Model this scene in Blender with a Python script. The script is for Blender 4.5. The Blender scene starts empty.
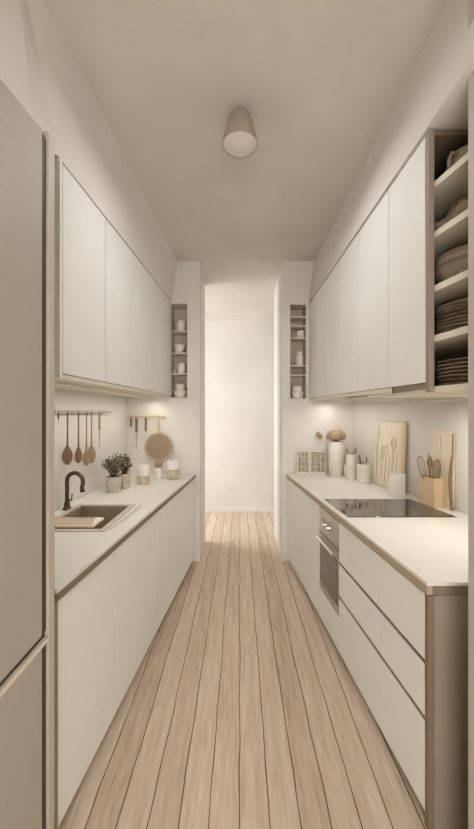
import bpy, bmesh, math, random
from mathutils import Vector, Matrix
random.seed(7)
PI = math.pi
S = bpy.context.scene
C = S.collection

# ------------------------------------------------------------------ camera, world, light, exposure
cam_d = bpy.data.cameras.new('camera')
cam_d.sensor_fit = 'HORIZONTAL'; cam_d.sensor_width = 36.0
cam_d.lens = 350.0 / 474.0 * 36.0
cam_d.shift_x = -3.0 / 474.0
cam_d.clip_start = 0.02
cam = bpy.data.objects.new('camera', cam_d); C.objects.link(cam)
cam.location = (0, 0, 1.5); cam.rotation_euler = (PI/2, 0, 0)
S.camera = cam

w = bpy.data.worlds.new('world'); S.world = w; w.use_nodes = True
w.node_tree.nodes['Background'].inputs[0].default_value = (1.0, 0.985, 0.96, 1)
w.node_tree.nodes['Background'].inputs[1].default_value = 4.2

def area(name, loc, rot, sx, sy, power, col, spread=PI):
    d = bpy.data.lights.new(name, 'AREA'); d.shape = 'RECTANGLE'; d.size = sx; d.size_y = sy
    d.energy = power; d.color = col; d.spread = spread
    o = bpy.data.objects.new(name, d); C.objects.link(o); o.location = loc; o.rotation_euler = rot
    return o
# daylight of the cross passage: a tall window at each end
area('window_daylight', (-2.3, 4.75, 1.65), (0, -PI/2, 0), 2.5, 1.1, 40, (0.90, 0.96, 1.0))
area('window_daylight_right', (2.3, 4.88, 1.65), (0, PI/2, 0), 2.5, 0.9, 13, (0.90, 0.96, 1.0))

vs = S.view_settings
vs.view_transform = 'Standard'; vs.look = 'None'; vs.gamma = 1.0; vs.use_curve_mapping = False
vs.exposure = 0.45

# ------------------------------------------------------------------ materials
def lin(c):
    return tuple(((v/255)/12.92 if v/255 <= 0.04045 else ((v/255+0.055)/1.055)**2.4) for v in c) + (1,)
def mat(name, rgb, rough=0.6, var=0.04, scale=6.0, metal=0.0, bump=0.0, bscale=60.0, spec=0.4, stretch=None, rgb2=None, coat=0.0):
    m = bpy.data.materials.new(name); m.use_nodes = True
    nt = m.node_tree; N = nt.nodes; L = nt.links
    b = N['Principled BSDF']
    b.inputs['Roughness'].default_value = rough; b.inputs['Metallic'].default_value = metal
    b.inputs['Specular IOR Level'].default_value = spec
    b.inputs['Coat Weight'].default_value = coat
    tc = N.new('ShaderNodeTexCoord'); mp = N.new('ShaderNodeMapping')
    if stretch: mp.inputs['Scale'].default_value = stretch
    L.new(tc.outputs['Object'], mp.inputs['Vector'])
    nz = N.new('ShaderNodeTexNoise'); nz.inputs['Scale'].default_value = scale; nz.inputs['Detail'].default_value = 4
    L.new(mp.outputs[0], nz.inputs['Vector'])
    cr = N.new('ShaderNodeValToRGB')
    a = lin(rgb)
    if rgb2: lo, hi = lin(rgb2), a
    else:
        lo = tuple(max(0, v*(1-var*2)) for v in a[:3])+(1,); hi = tuple(min(1, v*(1+var*2)) for v in a[:3])+(1,)
    cr.color_ramp.elements[0].position = 0.35; cr.color_ramp.elements[1].position = 0.65
    cr.color_ramp.elements[0].color = lo; cr.color_ramp.elements[1].color = hi
    L.new(nz.outputs[0], cr.inputs[0]); L.new(cr.outputs[0], b.inputs['Base Color'])
    if bump:
        n2 = N.new('ShaderNodeTexNoise'); n2.inputs['Scale'].default_value = bscale; n2.inputs['Detail'].default_value = 3
        L.new(mp.outputs[0], n2.inputs['Vector'])
        bp = N.new('ShaderNodeBump'); bp.inputs['Strength'].default_value = bump; bp.inputs['Distance'].default_value = 0.004
        L.new(n2.outputs[0], bp.inputs['Height']); L.new(bp.outputs[0], b.inputs['Normal'])
    return m

def floor_mat():
    m = bpy.data.materials.new('oak_planks'); m.use_nodes = True
    nt = m.node_tree; N = nt.nodes; L = nt.links; b = N['Principled BSDF']
    b.inputs['Roughness'].default_value = 0.55; b.inputs['Specular IOR Level'].default_value = 0.35
    tc = N.new('ShaderNodeTexCoord'); sep = N.new('ShaderNodeSeparateXYZ'); L.new(tc.outputs['Object'], sep.inputs[0])
    def mth(op, a, bb=None, c=None):
        n = N.new('ShaderNodeMath'); n.operation = op
        for i, v in enumerate((a, bb, c)):
            if v is None: continue
            if isinstance(v, (int, float)): n.inputs[i].default_value = v
            else: L.new(v, n.inputs[i])
        return n.outputs[0]
    def noise(vec, scale, detail=4):
        n = N.new('ShaderNodeTexNoise'); n.inputs['Scale'].default_value = scale; n.inputs['Detail'].default_value = detail
        L.new(vec, n.inputs['Vector']); return n.outputs[0]
    def comb(x, y, z):
        n = N.new('ShaderNodeCombineXYZ')
        for i, v in enumerate((x, y, z)):
            if isinstance(v, (int, float)): n.inputs[i].default_value = v
            else: L.new(v, n.inputs[i])
        return n.outputs[0]
    X, Y = sep.outputs[0], sep.outputs[1]
    wob = mth('MULTIPLY', mth('SUBTRACT', noise(comb(X, Y, 0.0), 2.6, 3), 0.5), 0.2)
    u = mth('ADD', mth('DIVIDE', X, 0.112), mth('ADD', wob, 100.02))
    idx = mth('FLOOR', u); fr = mth('FRACT', u)
    edge = mth('MINIMUM', fr, mth('SUBTRACT', 1.0, fr))
    # board ends: staggered by the board's index
    wn = N.new('ShaderNodeTexWhiteNoise'); wn.noise_dimensions = '1D'; L.new(idx, wn.inputs['W'])
    v = mth('ADD', mth('DIVIDE', Y, 60.0), mth('MULTIPLY', wn.outputs[0], 5.0))
    vi = mth('FLOOR', v); vf = mth('FRACT', v)
    ve = mth('MULTIPLY', mth('MINIMUM', vf, mth('SUBTRACT', 1.0, vf)), 9.0/0.112)
    w2 = N.new('ShaderNodeTexWhiteNoise'); w2.noise_dimensions = '2D'; L.new(comb(idx, vi, 0.0), w2.inputs['Vector'])
    rnd = w2.outputs[0]
    g1 = noise(comb(mth('MULTIPLY', X, 26.0), mth('ADD', mth('MULTIPLY', Y, 1.6), mth('MULTIPLY', rnd, 30.0)), rnd), 1.6, 8)
    g2 = noise(comb(mth('MULTIPLY', X, 90.0), mth('MULTIPLY', Y, 5.0), rnd), 2.0, 5)
    t = mth('ADD', mth('MULTIPLY', g1, 0.5), mth('ADD', mth('MULTIPLY', g2, 0.42), mth('MULTIPLY', rnd, 0.14)))
    cr = N.new('ShaderNodeValToRGB'); e = cr.color_ramp.elements
    e[0].position = 0.28; e[0].color = lin((166, 146, 126)); e[1].position = 0.78; e[1].color = lin((232, 216, 198))
    x = cr.color_ramp.elements.new(0.5); x.color = lin((208, 185, 161))
    L.new(t, cr.inputs[0])
    gw = mth('ADD', 0.010, mth('MULTIPLY', noise(comb(X, Y, 3.0), 5.0, 3), 0.034))
    k = mth('MINIMUM', 1.0, mth('DIVIDE', edge, gw))
    k2 = mth('POWER', k, 2.0)
    mx = N.new('ShaderNodeMix'); mx.data_type = 'RGBA'
    mx.inputs['A'].default_value = lin((80, 60, 44)); L.new(k2, mx.inputs['Factor']); L.new(cr.outputs[0], mx.inputs['B'])
    L.new(mx.outputs['Result'], b.inputs['Base Color'])
    bp = N.new('ShaderNodeBump'); bp.inputs['Strength'].default_value = 0.5; bp.inputs['Distance'].default_value = 0.003
    L.new(mth('ADD', mth('MULTIPLY', g2, 0.25), k2), bp.inputs['Height']); L.new(bp.outputs[0], b.inputs['Normal'])
    return m

M = dict(
    wall=mat('wall_plaster', (229, 224, 217), 0.85, 0.02, 1.5, bump=0.15, bscale=30, spec=0.2),
    ceil=mat('ceiling_plaster', (212, 204, 193), 0.9, 0.03, 1.2, bump=0.15, bscale=25, spec=0.2),
    jamb=mat('jamb_paint', (196, 190, 178), 0.7, 0.02, 3),
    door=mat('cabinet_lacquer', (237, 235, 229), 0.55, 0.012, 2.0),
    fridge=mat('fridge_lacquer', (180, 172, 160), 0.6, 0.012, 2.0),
    carc=mat('carcass_taupe', (128, 110, 90), 0.6, 0.06, 8, stretch=(1, 1, .2)),
    shelfint=mat('shelf_interior_taupe', (120, 104, 86), 0.7, 0.05, 6),
    endp=mat('end_panel_taupe', (150, 136, 120), 0.55, 0.03, 3),
    gable=mat('gable_beige', (196, 187, 172), 0.55, 0.01, 3),
    under=mat('cabinet_underside_cream', (222, 212, 194), 0.6, 0.02, 3),
    niche=mat('niche_taupe', (212, 200, 184), 0.75, 0.03, 4),
    top=mat('worktop_stone', (226, 222, 214), 0.38, 0.006, 14),
    edge=mat('worktop_edge_oak', (132, 113, 94), 0.55, 0.03, 6, stretch=(1, .4, 1)),
    edge2=mat('worktop_edge_pale_oak', (176, 156, 132), 0.55, 0.03, 6, stretch=(1, .4, 1)),
    dark=mat('dark_bronze', (72, 62, 52), 0.35, 0.05, 10, metal=0.6),
    gap=mat('dark_channel', (70, 58, 46), 0.6, 0.05, 10),
    faucet=mat('brushed_gunmetal', (92, 82, 72), 0.3, 0.04, 20, metal=0.85),
    steel=mat('stainless_steel', (190, 184, 175), 0.3, 0.03, 30, metal=0.8, stretch=(1, 1, 8)),
    chrome=mat('chrome', (225, 222, 216), 0.12, 0.01, 5, metal=1.0),
    glass=mat('oven_glass', (96, 88, 80), 0.1, 0.04, 4, spec=0.7, coat=0.5),
    hob=mat('ceramic_hob_glass', (48, 42, 37), 0.06, 0.02, 4, spec=0.7, coat=0.6),
    sink=mat('taupe_composite', (158, 142, 122), 0.5, 0.015, 30),
    sinkrim=mat('sink_rim_pale', (200, 190, 174), 0.4, 0.03, 30),
    wood=mat('wood_mid', (172, 146, 116), 0.55, 0.1, 14, stretch=(4, 4, .5), rgb2=(150, 124, 96)),
    wood_d=mat('wood_dark', (138, 112, 88), 0.55, 0.1, 14, stretch=(4, 4, .5), rgb2=(116, 94, 72)),
    wood_l=mat('wood_light', (230, 206, 172), 0.55, 0.05, 12, stretch=(4, 4, .5), rgb2=(220, 193, 156)),
    maple=mat('maple_pale', (238, 228, 210), 0.5, 0.05, 9, stretch=(4, 4, .4), rgb2=(230, 217, 196)),
    cream=mat('ceramic_cream', (236, 229, 218), 0.35, 0.03, 12),
    white=mat('ceramic_white', (240, 236, 228), 0.3, 0.01, 8),
    stone=mat('stoneware_beige', (206, 190, 168), 0.5, 0.08, 30, bump=.1),
    stoned=mat('stoneware_brown', (178, 156, 132), 0.5, 0.1, 30, bump=.1),
    linen=mat('linen_cloth', (192, 172, 148), 0.9, 0.08, 60, bump=.4, bscale=200),
    concrete=mat('pot_concrete', (200, 190, 174), 0.7, 0.06, 25, bump=.15),
    leaf=mat('leaf_sage', (156, 150, 122), 0.6, 0.2, 30, rgb2=(110, 104, 80)),
    stem=mat('stem_brown', (84, 72, 50), 0.7, 0.1, 30),
    soil=mat('soil', (60, 46, 34), 0.9, 0.2, 60),
    rattan=mat('rattan_weave', (170, 150, 126), 0.8, 0.2, 70, bump=.4, bscale=140, rgb2=(150, 130, 108)),
    rope=mat('rattan_rim', (206, 180, 150), 0.7, 0.1, 60),
    lamp=mat('lamp_shade_taupe', (176, 160, 144), 0.5, 0.02, 6),
    diff=mat('lamp_diffuser_opal', (214, 205, 195), 0.35, 0.01, 4),
    line=mat('engraved_line', (184, 164, 138), 0.7, 0.05, 20),
)
FLOOR = floor_mat()

# ------------------------------------------------------------------ mesh helpers
def hexa(bm, b, t):
    """solid between bottom quad b (4 points, any winding) and top quad t"""
    vb = [bm.verts.new(p) for p in b]; vt = [bm.verts.new(p) for p in t]
    bm.faces.new(vb[::-1]); bm.faces.new(vt)
    for i in range(4):
        j = (i+1) % 4
        bm.faces.new((vb[i], vb[j], vt[j], vt[i]))
def quad(bm, xy, zb, zt):
    if not isinstance(zb, (list, tuple)): zb = [zb]*4
    if not isinstance(zt, (list, tuple)): zt = [zt]*4
    hexa(bm, [(p[0], p[1], z) for p, z in zip(xy, zb)], [(p[0], p[1], z) for p, z in zip(xy, zt)])
def box(bm, x0, x1, y0, y1, z0, z1):
    quad(bm, [(x0, y0), (x1, y0), (x1, y1), (x0, y1)], z0, z1)
def lathe(bm, prof, cx=0, cy=0, cz=0, n=28, cap0=True, cap1=True):
    rings = []
    for r, z in prof:
        if r < 1e-6: rings.append([bm.verts.new((cx, cy, cz+z))]); continue
        rings.append([bm.verts.new((cx+r*math.cos(2*PI*i/n), cy+r*math.sin(2*PI*i/n), cz+z)) for i in range(n)])
    for a, b in zip(rings, rings[1:]):
        for i in range(n):
            j = (i+1) % n
            if len(a) == 1 and len(b) == 1: break
            if len(a) == 1: bm.faces.new((a[0], b[j], b[i]))
            elif len(b) == 1: bm.faces.new((a[i], a[j], b[0]))
            else: bm.faces.new((a[i], a[j], b[j], b[i]))
    if cap0 and len(rings[0]) > 1: bm.faces.new(rings[0][::-1])
    if cap1 and len(rings[-1]) > 1: bm.faces.new(rings[-1])
def tube(bm, pts, r, n=10):
    pts = [Vector(p) for p in pts]; rs = r if isinstance(r, (list, tuple)) else [r]*len(pts)
    rings = []; up = None
    for i, p in enumerate(pts):
        d = (pts[min(i+1, len(pts)-1)] - pts[max(i-1, 0)]).normalized()
        if up is None:
            up = Vector((0, 0, 1)) if abs(d.z) < 0.9 else Vector((1, 0, 0))
        s = d.cross(up).normalized(); up = s.cross(d).normalized()
        rings.append([bm.verts.new(p + rs[i]*(math.cos(2*PI*k/n)*s + math.sin(2*PI*k/n)*up)) for k in range(n)])
    for a, b in zip(rings, rings[1:]):
        for k in range(n):
            bm.faces.new((a[k], a[(k+1) % n], b[(k+1) % n], b[k]))
    bm.faces.new(rings[0][::-1]); bm.faces.new(rings[-1])
def ellipsoid(bm, c, r, rot=None, n=14):
    mtx = Matrix.Translation(c)
    if rot is not None: mtx = mtx @ rot
    bmesh.ops.create_uvsphere(bm, u_segments=n, v_segments=max(8, n//2+2), radius=1.0, matrix=mtx @ Matrix.Diagonal((r[0], r[1], r[2], 1)))
def new(name, bm, m, parent=None, bevel=0.0, smooth=False, solid=0.0, seg=2):
    bmesh.ops.recalc_face_normals(bm, faces=bm.faces)
    me = bpy.data.meshes.new(name); bm.to_mesh(me); bm.free()
    me.materials.append(m)
    if smooth:
        me.shade_smooth() if hasattr(me, 'shade_smooth') else None
    o = bpy.data.objects.new(name, me); C.objects.link(o)
    if parent is not None: o.parent = parent
    if bevel:
        md = o.modifiers.new('bevel', 'BEVEL'); md.width = bevel; md.segments = seg; md.limit_method = 'ANGLE'; md.angle_limit = math.radians(40)
        md.harden_normals = False
    return o
def smooth_angle(o, deg=40):
    me = o.data
    me.shade_smooth()
    bm = bmesh.new(); bm.from_mesh(me)
    for e in bm.edges:
        if len(e.link_faces) == 2 and e.calc_face_angle(0) > math.radians(deg): e.smooth = False
    bm.to_mesh(me); bm.free()
    return o
def B(): return bmesh.new()
def tag(o, label, cat, group=None):
    o['label'] = label; o['category'] = cat
    if group: o['group'] = group
    return o
def thing(name, label, cat, loc=(0, 0, 0), group=None, rotz=0):
    o = bpy.data.objects.new(name, None); o.empty_display_size = 0.05; C.objects.link(o)
    o.location = loc; o.rotation_euler = (0, 0, rotz)
    return tag(o, label, cat, group)
def struct(name, bm, m, **k):
    o = new(name, bm, m, **k); o['kind'] = 'structure'; return o
def rebase(root):
    """move a root to the base of its children while the parts stay where they are"""
    pass

# ------------------------------------------------------------------ plan of the kitchen
CEIL = 3.07; YE = 3.58; YB = 5.36
WL = -1.15
def WR(y):                                     # right wall runs slightly out of parallel
    if y > 2.1: return 1.37 + (y-2.1)*(1.15-1.37)/(3.58-2.1)
    return 1.37 + (2.1-y)*0.02
def FT(y): return 2.397-.12*(1.13-y)        # top of the tall refrigerator doors
def CL(y): return -0.628 + (y-1.2)*0.074       # left worktop front
def CR(y): return 0.668 - (y-1.25)*0.083       # right worktop front
def UL(y): return -0.746 + (y-1.45)*0.0216     # left wall cabinet doors
def UR(y): return 0.705
def ULt(y): return 2.565 + (y-1.45)*0.047
def ULb(y): return 1.65 + (y-1.45)*0.012
def URt(y): return 2.57 + (y-1.31)*0.029
def URb(y): return 1.60 + (y-1.31)*0.02

# ------------------------------------------------------------------ structure
b = B(); box(b, -2.6, 2.6, -1.4, YB+0.1, -0.08, 0.0); struct('floor', b, FLOOR)
b = B(); box(b, -1.3, 1.55, -1.4, YE, CEIL, CEIL+0.1)
quad(b, [(-2.6, YE), (2.6, YE), (2.6, YB+.1), (-2.6, YB+.1)], [CEIL, CEIL, 2.94, 2.94], CEIL+.1)
struct('ceiling', b, M['ceil'])
b = B(); box(b, WL-0.12, WL, -1.4, YE, 0, CEIL); struct('wall_left', b, M['wall'])
b = B(); box(b, -1.3, -.62, -1.5, -1.4, 0, CEIL); box(b, .72, 1.55, -1.5, -1.4, 0, CEIL); box(b, -.62, .72, -1.5, -1.4, 2.2, CEIL); struct('wall_rear_added', b, M['wall'])  # unseen wall added behind the camera; low opening keeps the near ceiling dark
b = B(); box(b, 1.40, 1.55, -1.4, .45, 0, CEIL); struct('wall_right_rear', b, M['wall'])
b = B()
quad(b, [(WR(1.12), 1.12), (WR(1.12)+.15, 1.12), (WR(2.1)+.15, 2.1), (WR(2.1), 2.1)], 0, CEIL)
quad(b, [(WR(2.1), 2.1), (WR(2.1)+.15, 2.1), (WR(YE)+.33, YE), (WR(YE), YE)], 0, CEIL)
struct('wall_right', b, M['wall'])
b = B(); box(b, 0.727, 1.55, 0.45, 1.118, 0, CEIL); struct('wall_right_near', b, M['jamb'], bevel=0.004)
# end walls with their recessed shelf niches
def end_wall(name, x0, x1, y1, nx0, nx1, nz0, nz1, depth):
    bm = B()
    zt = CEIL
    box(bm, x0, nx0, YE, y1, 0, zt); box(bm, nx1, x1, YE, y1, 0, zt)
    box(bm, nx0, nx1, YE, y1, 0, nz0); box(bm, nx0, nx1, YE, y1, nz1, zt)
    box(bm, nx0, nx1, YE+depth, y1, nz0, nz1)
    bmesh.ops.remove_doubles(bm, verts=bm.verts, dist=1e-5)
    return struct(name, bm, M['wall'])
NL = (-0.712, -0.537, 1.667, 2.635); NR = (0.511, 0.680, 1.657, 2.63)
end_wall('wall_end_left', -1.3, -0.412, 4.14, *NL, 0.2)
end_wall('wall_end_right', 0.428, 1.5, 4.40, *NR, 0.2)
b = B(); box(b, -2.6, 2.6, YB, YB+.1, 0, 3.0); struct('wall_back', b, M['wall'])
b = B(); box(b, -2.6, -2.5, 4.14, YB, 0, 3.1); struct('wall_passage_left', b, M['wall'])
b = B(); box(b, 2.5, 2.6, 4.40, YB, 0, 3.1); struct('wall_passage_right', b, M['wall'])
b = B(); box(b, -2.5, -1.3, 4.04, 4.14, 0, 3.1); struct('wall_passage_front_left', b, M['wall'])
b = B(); box(b, 1.5, 2.5, 4.30, 4.40, 0, 3.1); struct('wall_passage_front_right', b, M['wall'])
b = B(); box(b, -2.5, 2.5, YB-.014, YB, 0, 0.062); struct('baseboard_back', b, M['wall'], bevel=.003)
# soffits above the wall cabinets
def soffit(name, st, outer):
    bm = B()
    for (y0, xb0, zb0, xt0), (y1, xb1, zb1, xt1) in zip(st, st[1:]):
        hexa(bm, [(xb0, y0, zb0), (outer(y0), y0, zb0), (outer(y1), y1, zb1), (xb1, y1, zb1)],
                 [(xt0, y0, CEIL), (outer(y0), y0, CEIL), (outer(y1), y1, CEIL), (xt1, y1, CEIL)])
    bmesh.ops.remove_doubles(bm, verts=bm.verts, dist=1e-5)
    dead = [f for f in bm.faces if abs(f.normal.y) > 0.99 and min(v.co.y for v in f.verts) > st[0][0]+.01 and max(v.co.y for v in f.verts) < st[-1][0]-.01]
    bmesh.ops.delete(bm, geom=dead, context='FACES')
    return struct(name, bm, M['wall'])
soffit('wall_left_soffit', [(-1.4, -.71, FT(-1.4)+.018, -.80), (1.17, -.69, 2.42, -.75), (1.45, -.752, ULt(1.45)+.004, -.735), (2.4, UL(2.4)-.004, ULt(2.4)+.004, -.69), (YE, UL(YE)-.004, ULt(YE)+.004, -.64)], lambda y: WL-.05)
soffit('wall_right_soffit', [(-1.4, .70, 2.54, .79), (1.31, .70, URt(1.31)+.004, .785), (YE, .70, URt(YE)+.004, .76)], lambda y: WR(y)+.02 if y > 1.1 else 1.4)

# ------------------------------------------------------------------ cabinet builders
def slab(bm, X, side, y0, y1, zb, zt, t, off=0.0):
    """a panel standing along the aisle line X(y); its face at X+off*side, thickness t away from the aisle.  side=-1 left run, +1 right run"""
    f = lambda v, y: v(y) if callable(v) else v
    a0, a1 = X(y0)+side*off, X(y1)+side*off
    quad(bm, [(a0, y0), (a0+side*t, y0), (a1+side*t, y1), (a1, y1)], [f(zb, y0), f(zb, y0), f(zb, y1), f(zb, y1)], [f(zt, y0), f(zt, y0), f(zt, y1), f(zt, y1)])
def local(root):
    """root stands at the base of its mesh children; children keep their world place"""
    for ch in root.children: ch.location = -Vector(root.location)
def base_body(bm, X, side, y0, y1, back, z0=0.05, z1=0.848, t=0.018, off=0.034):
    def panel(ya, yb, za, zb_):
        quad(bm, [(X(ya)+side*off, ya), (back(ya), ya), (back(yb), yb), (X(yb)+side*off, yb)], za, zb_)
    panel(y0+.001, y0+t, z0, z1); panel(y1-t, y1-.001, z0, z1); panel(y0+t, y1-t, z0, z0+t)
    quad(bm, [(back(y0)-side*t, y0+t), (back(y0), y0+t), (back(y1), y1-t), (back(y1)-side*t, y1-t)], z0+t, z1)
def base_unit(name, label, cat, X, side, y0, y1, back, group):
    r = thing(name, label, cat, ((X(y0)+back(y0))/2, (y0+y1)/2, 0), group)
    bm = B(); base_body(bm, X, side, y0, y1, back); new('body', bm, M['carc'], r)
    bm = B(); quad(bm, [(X(y0)+side*.05, y0+.001), (X(y0)+side*.066, y0+.001), (X(y1)+side*.066, y1-.001), (X(y1)+side*.05, y1-.001)], 0, 0.05); new('toe_kick', bm, M['carc'], r)
    return r
backL = lambda y: WL+.004
backR = lambda y: WR(y)-.004

# tall fridge on the left
fr = thing('refrigerator', 'tall beige built-in refrigerator with two doors at the left edge, beside the sink worktop', 'refrigerator', (-.88, .75, 0))
FX = lambda y: -.620
bm = B(); quad(bm, [(WL+.004, .30), (-.645, .30), (-.645, 1.128), (WL+.004, 1.128)], 0, [FT(.3)+.004, FT(.3)+.004, 2.40, 2.40]); new('body', bm, M['carc'], fr)
bm = B(); box(bm, WL+.004, -.618, 1.130, 1.168, 0, 2.415); new('side_panel', bm, M['gable'], fr, bevel=.002)
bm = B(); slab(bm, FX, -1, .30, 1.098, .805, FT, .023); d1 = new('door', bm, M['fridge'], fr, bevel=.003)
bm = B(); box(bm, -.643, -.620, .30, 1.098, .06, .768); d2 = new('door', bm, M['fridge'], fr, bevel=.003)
bm = B(); box(bm, -.643, -.626, 1.100, 1.128, .805, 2.390); new('handle_channel', bm, M['gap'], d1)
bm = B(); box(bm, -.643, -.626, 1.100, 1.128, .06, .768); new('handle_channel', bm, M['gap'], d2)
bm = B(); box(bm, -.643, -.616, .30, 1.128, .770, .784); new('rail', bm, M['under'], fr, bevel=.002)
bm = B(); box(bm, -.643, -.630, .30, 1.128, .786, .803); new('grip_channel', bm, M['gap'], fr)
local(fr)

# left base cabinets
LB = [1.215, 1.72, 2.36, 2.93, 3.575]
lab = ['white handleless base cabinet in the left run, nearest the tall refrigerator',
       'white handleless base cabinet in the left run, under the sink',
       'white handleless base cabinet in the left run, under the potted plants',
       'white handleless base cabinet in the left run, farthest away against the end wall']
CLd = lambda y: CL(y)-.014
for i in range(4):
    y0, y1 = LB[i], LB[i+1]
    r = base_unit('base_cabinet', lab[i], 'cabinet', CLd, -1, y0, y1, backL, 'base cabinets of the left run')
    bm = B(); slab(bm, CLd, -1, y0+.0015+(.016 if i == 0 else .003), y1-.0045, .045, .842, .02); new('door', bm, M['door'], r, bevel=.0015)
    if i == 0:
        bm = B(); slab(bm, CLd, -1, y0-.002, y0+.014, 0, .848, .5); new('end_panel', bm, M['endp'], r, bevel=.001)
    local(r)
# left worktop with the sink cut-out
SX0, SX1, SY0, SY1 = -1.06, -.705, 1.80, 2.31
wt = thing('worktop', 'long pale worktop with a brown edge on the left side, holding the sink', 'worktop', (-.85, 2.4, .862))
def worktop_mesh(bm, z0, z1, fx, ys=1.20, ye=3.577, back=backL, hole=True, side=-1):
    xs_hole = (SX0+.01, SX1-.01); yh = (SY0+.01, SY1-.01)
    if hole:
        q = lambda a: quad(bm, a, z0, z1)
        q([(back(0), ys), (fx(ys), ys), (fx(yh[0]), yh[0]), (back(0), yh[0])])
        q([(back(0), yh[1]), (fx(yh[1]), yh[1]), (fx(ye), ye), (back(0), ye)])
        q([(back(0), yh[0]), (xs_hole[0], yh[0]), (xs_hole[0], yh[1]), (back(0), yh[1])])
        q([(xs_hole[1], yh[0]), (fx(yh[0]), yh[0]), (fx(yh[1]), yh[1]), (xs_hole[1], yh[1])])
        bmesh.ops.remove_doubles(bm, verts=bm.verts, dist=1e-5)
bm = B(); worktop_mesh(bm, .885, .90, CL); new('surface', bm, M['top'], wt)
bm = B(); slab(bm, CL, -1, 1.20, 3.577, .856, .8845, .03, 0.001); box(bm, WL+.004, CL(1.2)-.03, 1.201, 1.23, .856, .8845); new('edge_band', bm, M['edge'], wt)
local(wt)
bm = B(); quad(bm, [(-.676, 1.82), (-.672, 1.82), (-.654, 2.32), (-.658, 2.32)], .9003, .9012)
quad(bm, [(-.655, 1.95), (-.652, 1.95), (-.638, 2.30), (-.641, 2.30)], .9003, .9012)
o = new('drain_groove', bm, M['edge'], wt); o.location = -Vector(wt.location)

# sink
sk = thing('sink', 'taupe rectangular undermount sink set in the left worktop', 'sink', ((SX0+SX1)/2, (SY0+SY1)/2, .745))
bm = B()
t = .012; a0, a1, c0, c1 = SX0+.012, SX1-.012, SY0+.012, SY1-.012
box(bm, a0, a1, c0, c1, .745, .757)
box(bm, a0, a0+t, c0, c1, .757, .902); box(bm, a1-t, a1, c0, c1, .757, .902)
box(bm, a0+t, a1-t, c0, c0+t, .757, .902); box(bm, a0+t, a1-t, c1-t, c1, .757, .902)
new('basin', bm, M['sink'], sk, bevel=.003)
bm = B()
z0, z1 = .9005, .906
box(bm, SX0-.015, a0+.004, SY0-.012, SY1+.012, z0, z1); box(bm, a1-.004, SX1+.015, SY0-.012, SY1+.012, z0, z1)
box(bm, a0+.004, a1-.004, SY0-.012, c0+.004, z0, z1); box(bm, a0+.004, a1-.004, c1-.004, SY1+.012, z0, z1)
new('rim', bm, M['sinkrim'], sk, bevel=.0015)
bm = B(); lathe(bm, [(.0, 0), (.035, 0), (.035, .004), (.02, .002), (0, .002)], (SX0+SX1)/2, 2.1, .7572, 24); new('drain', bm, M['chrome'], sk)
local(sk)
cb = thing('chopping_board', 'striped wooden board laid across the near end of the sink', 'chopping board', (-.90, 1.90, .9065))
bm = B(); box(bm, -.155, .135, -.068, .075, 0, .014)
new('board', bm, M['maple'], cb, bevel=.004)
bm = B()
for k in range(4): box(bm, -.14+.002*k, .12-.01*k, -.055+.034*k, -.040+.034*k, .0142, .0152)
new('inlay_stripes', bm, M['wood'], cb)

# faucet
fc = thing('faucet', 'dark gooseneck kitchen faucet behind the sink', 'faucet', (-1.092, 2.21, .90))
bm = B(); lathe(bm, [(.026, 0.0005), (.026, .008), (.02, .014), (.015, .05), (.013, .055)]); smooth_angle(new('base', bm, M['faucet'], fc))
pts = [(0, 0, .05), (0, 0, .10), (0, 0, .165)]
for k in range(1, 13):
    a = PI - k*PI*1.12/12
    pts.append((.06+.06*math.cos(a), -.004*k, .175+.06*math.sin(a)))
e = Vector(pts[-1]); pts.append(e+Vector((.002, 0, -.018)))
bm = B(); tube(bm, pts, .0125, 14); smooth_angle(new('spout', bm, M['faucet'], fc), 50)
bm = B(); tube(bm, [pts[-1], Vector(pts[-1])+Vector((.002, 0, -.014))], .0145, 14); smooth_angle(new('aerator', bm, M['dark'], fc), 50)
bm = B(); tube(bm, [(.012, -.0, .06), (.03, -.004, .062), (.034, -.004, .10)], [.006, .005, .004], 10); smooth_angle(new('lever', bm, M['faucet'], fc), 50)

# left wall cabinets
LU = [1.45, 1.915, 2.37, 2.89, 3.575]
lab = ['white wall cabinet in the left upper row, beside the tall refrigerator',
       'white wall cabinet in the left upper row, second from the refrigerator',
       'white wall cabinet in the left upper row, third from the refrigerator',
       'white wall cabinet in the left upper row, beside the left niche shelf']
for i in range(4):
    y0, y1 = LU[i], LU[i+1]
    r = thing('wall_cabinet', lab[i], 'cabinet', (-.94, (y0+y1)/2, ULb(y0)), 'wall cabinets of the left upper row')
    bm = B(); ys = y0+(.02 if i == 0 else .0005)
    quad(bm, [(UL(ys)-.022, ys), (backL(ys), ys), (backL(y1), y1-.0005), (UL(y1)-.022, y1-.0005)], [ULb(y0)+.02]*2+[ULb(y1)+.02]*2, [ULt(y0)]*2+[ULt(y1)]*2)
    new('body', bm, M['carc'], r)
    bm = B()
    quad(bm, [(UL(ys)-.002, ys), (backL(ys), ys), (backL(y1), y1-.0005), (UL(y1)-.002, y1-.0005)], [ULb(y0)]*2+[ULb(y1)]*2, [ULb(y0)+.019]*2+[ULb(y1)+.019]*2)
    new('bottom_panel', bm, M['under'], r, bevel=.001)
    bm = B(); slab(bm, UL, -1, ys+.0035, y1-.0035, lambda y: ULb(y)+.022, lambda y: ULt(y)-.012, .02); new('door', bm, M['door'], r, bevel=.0015)
    if i == 0:
        bm = B(); slab(bm, UL, -1, y0, y0+.018, ULb(y0), ULt(y0), -UL(y0)*0+.39); new('end_panel', bm, M['door'], r, bevel=.001)
    local(r)

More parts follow.
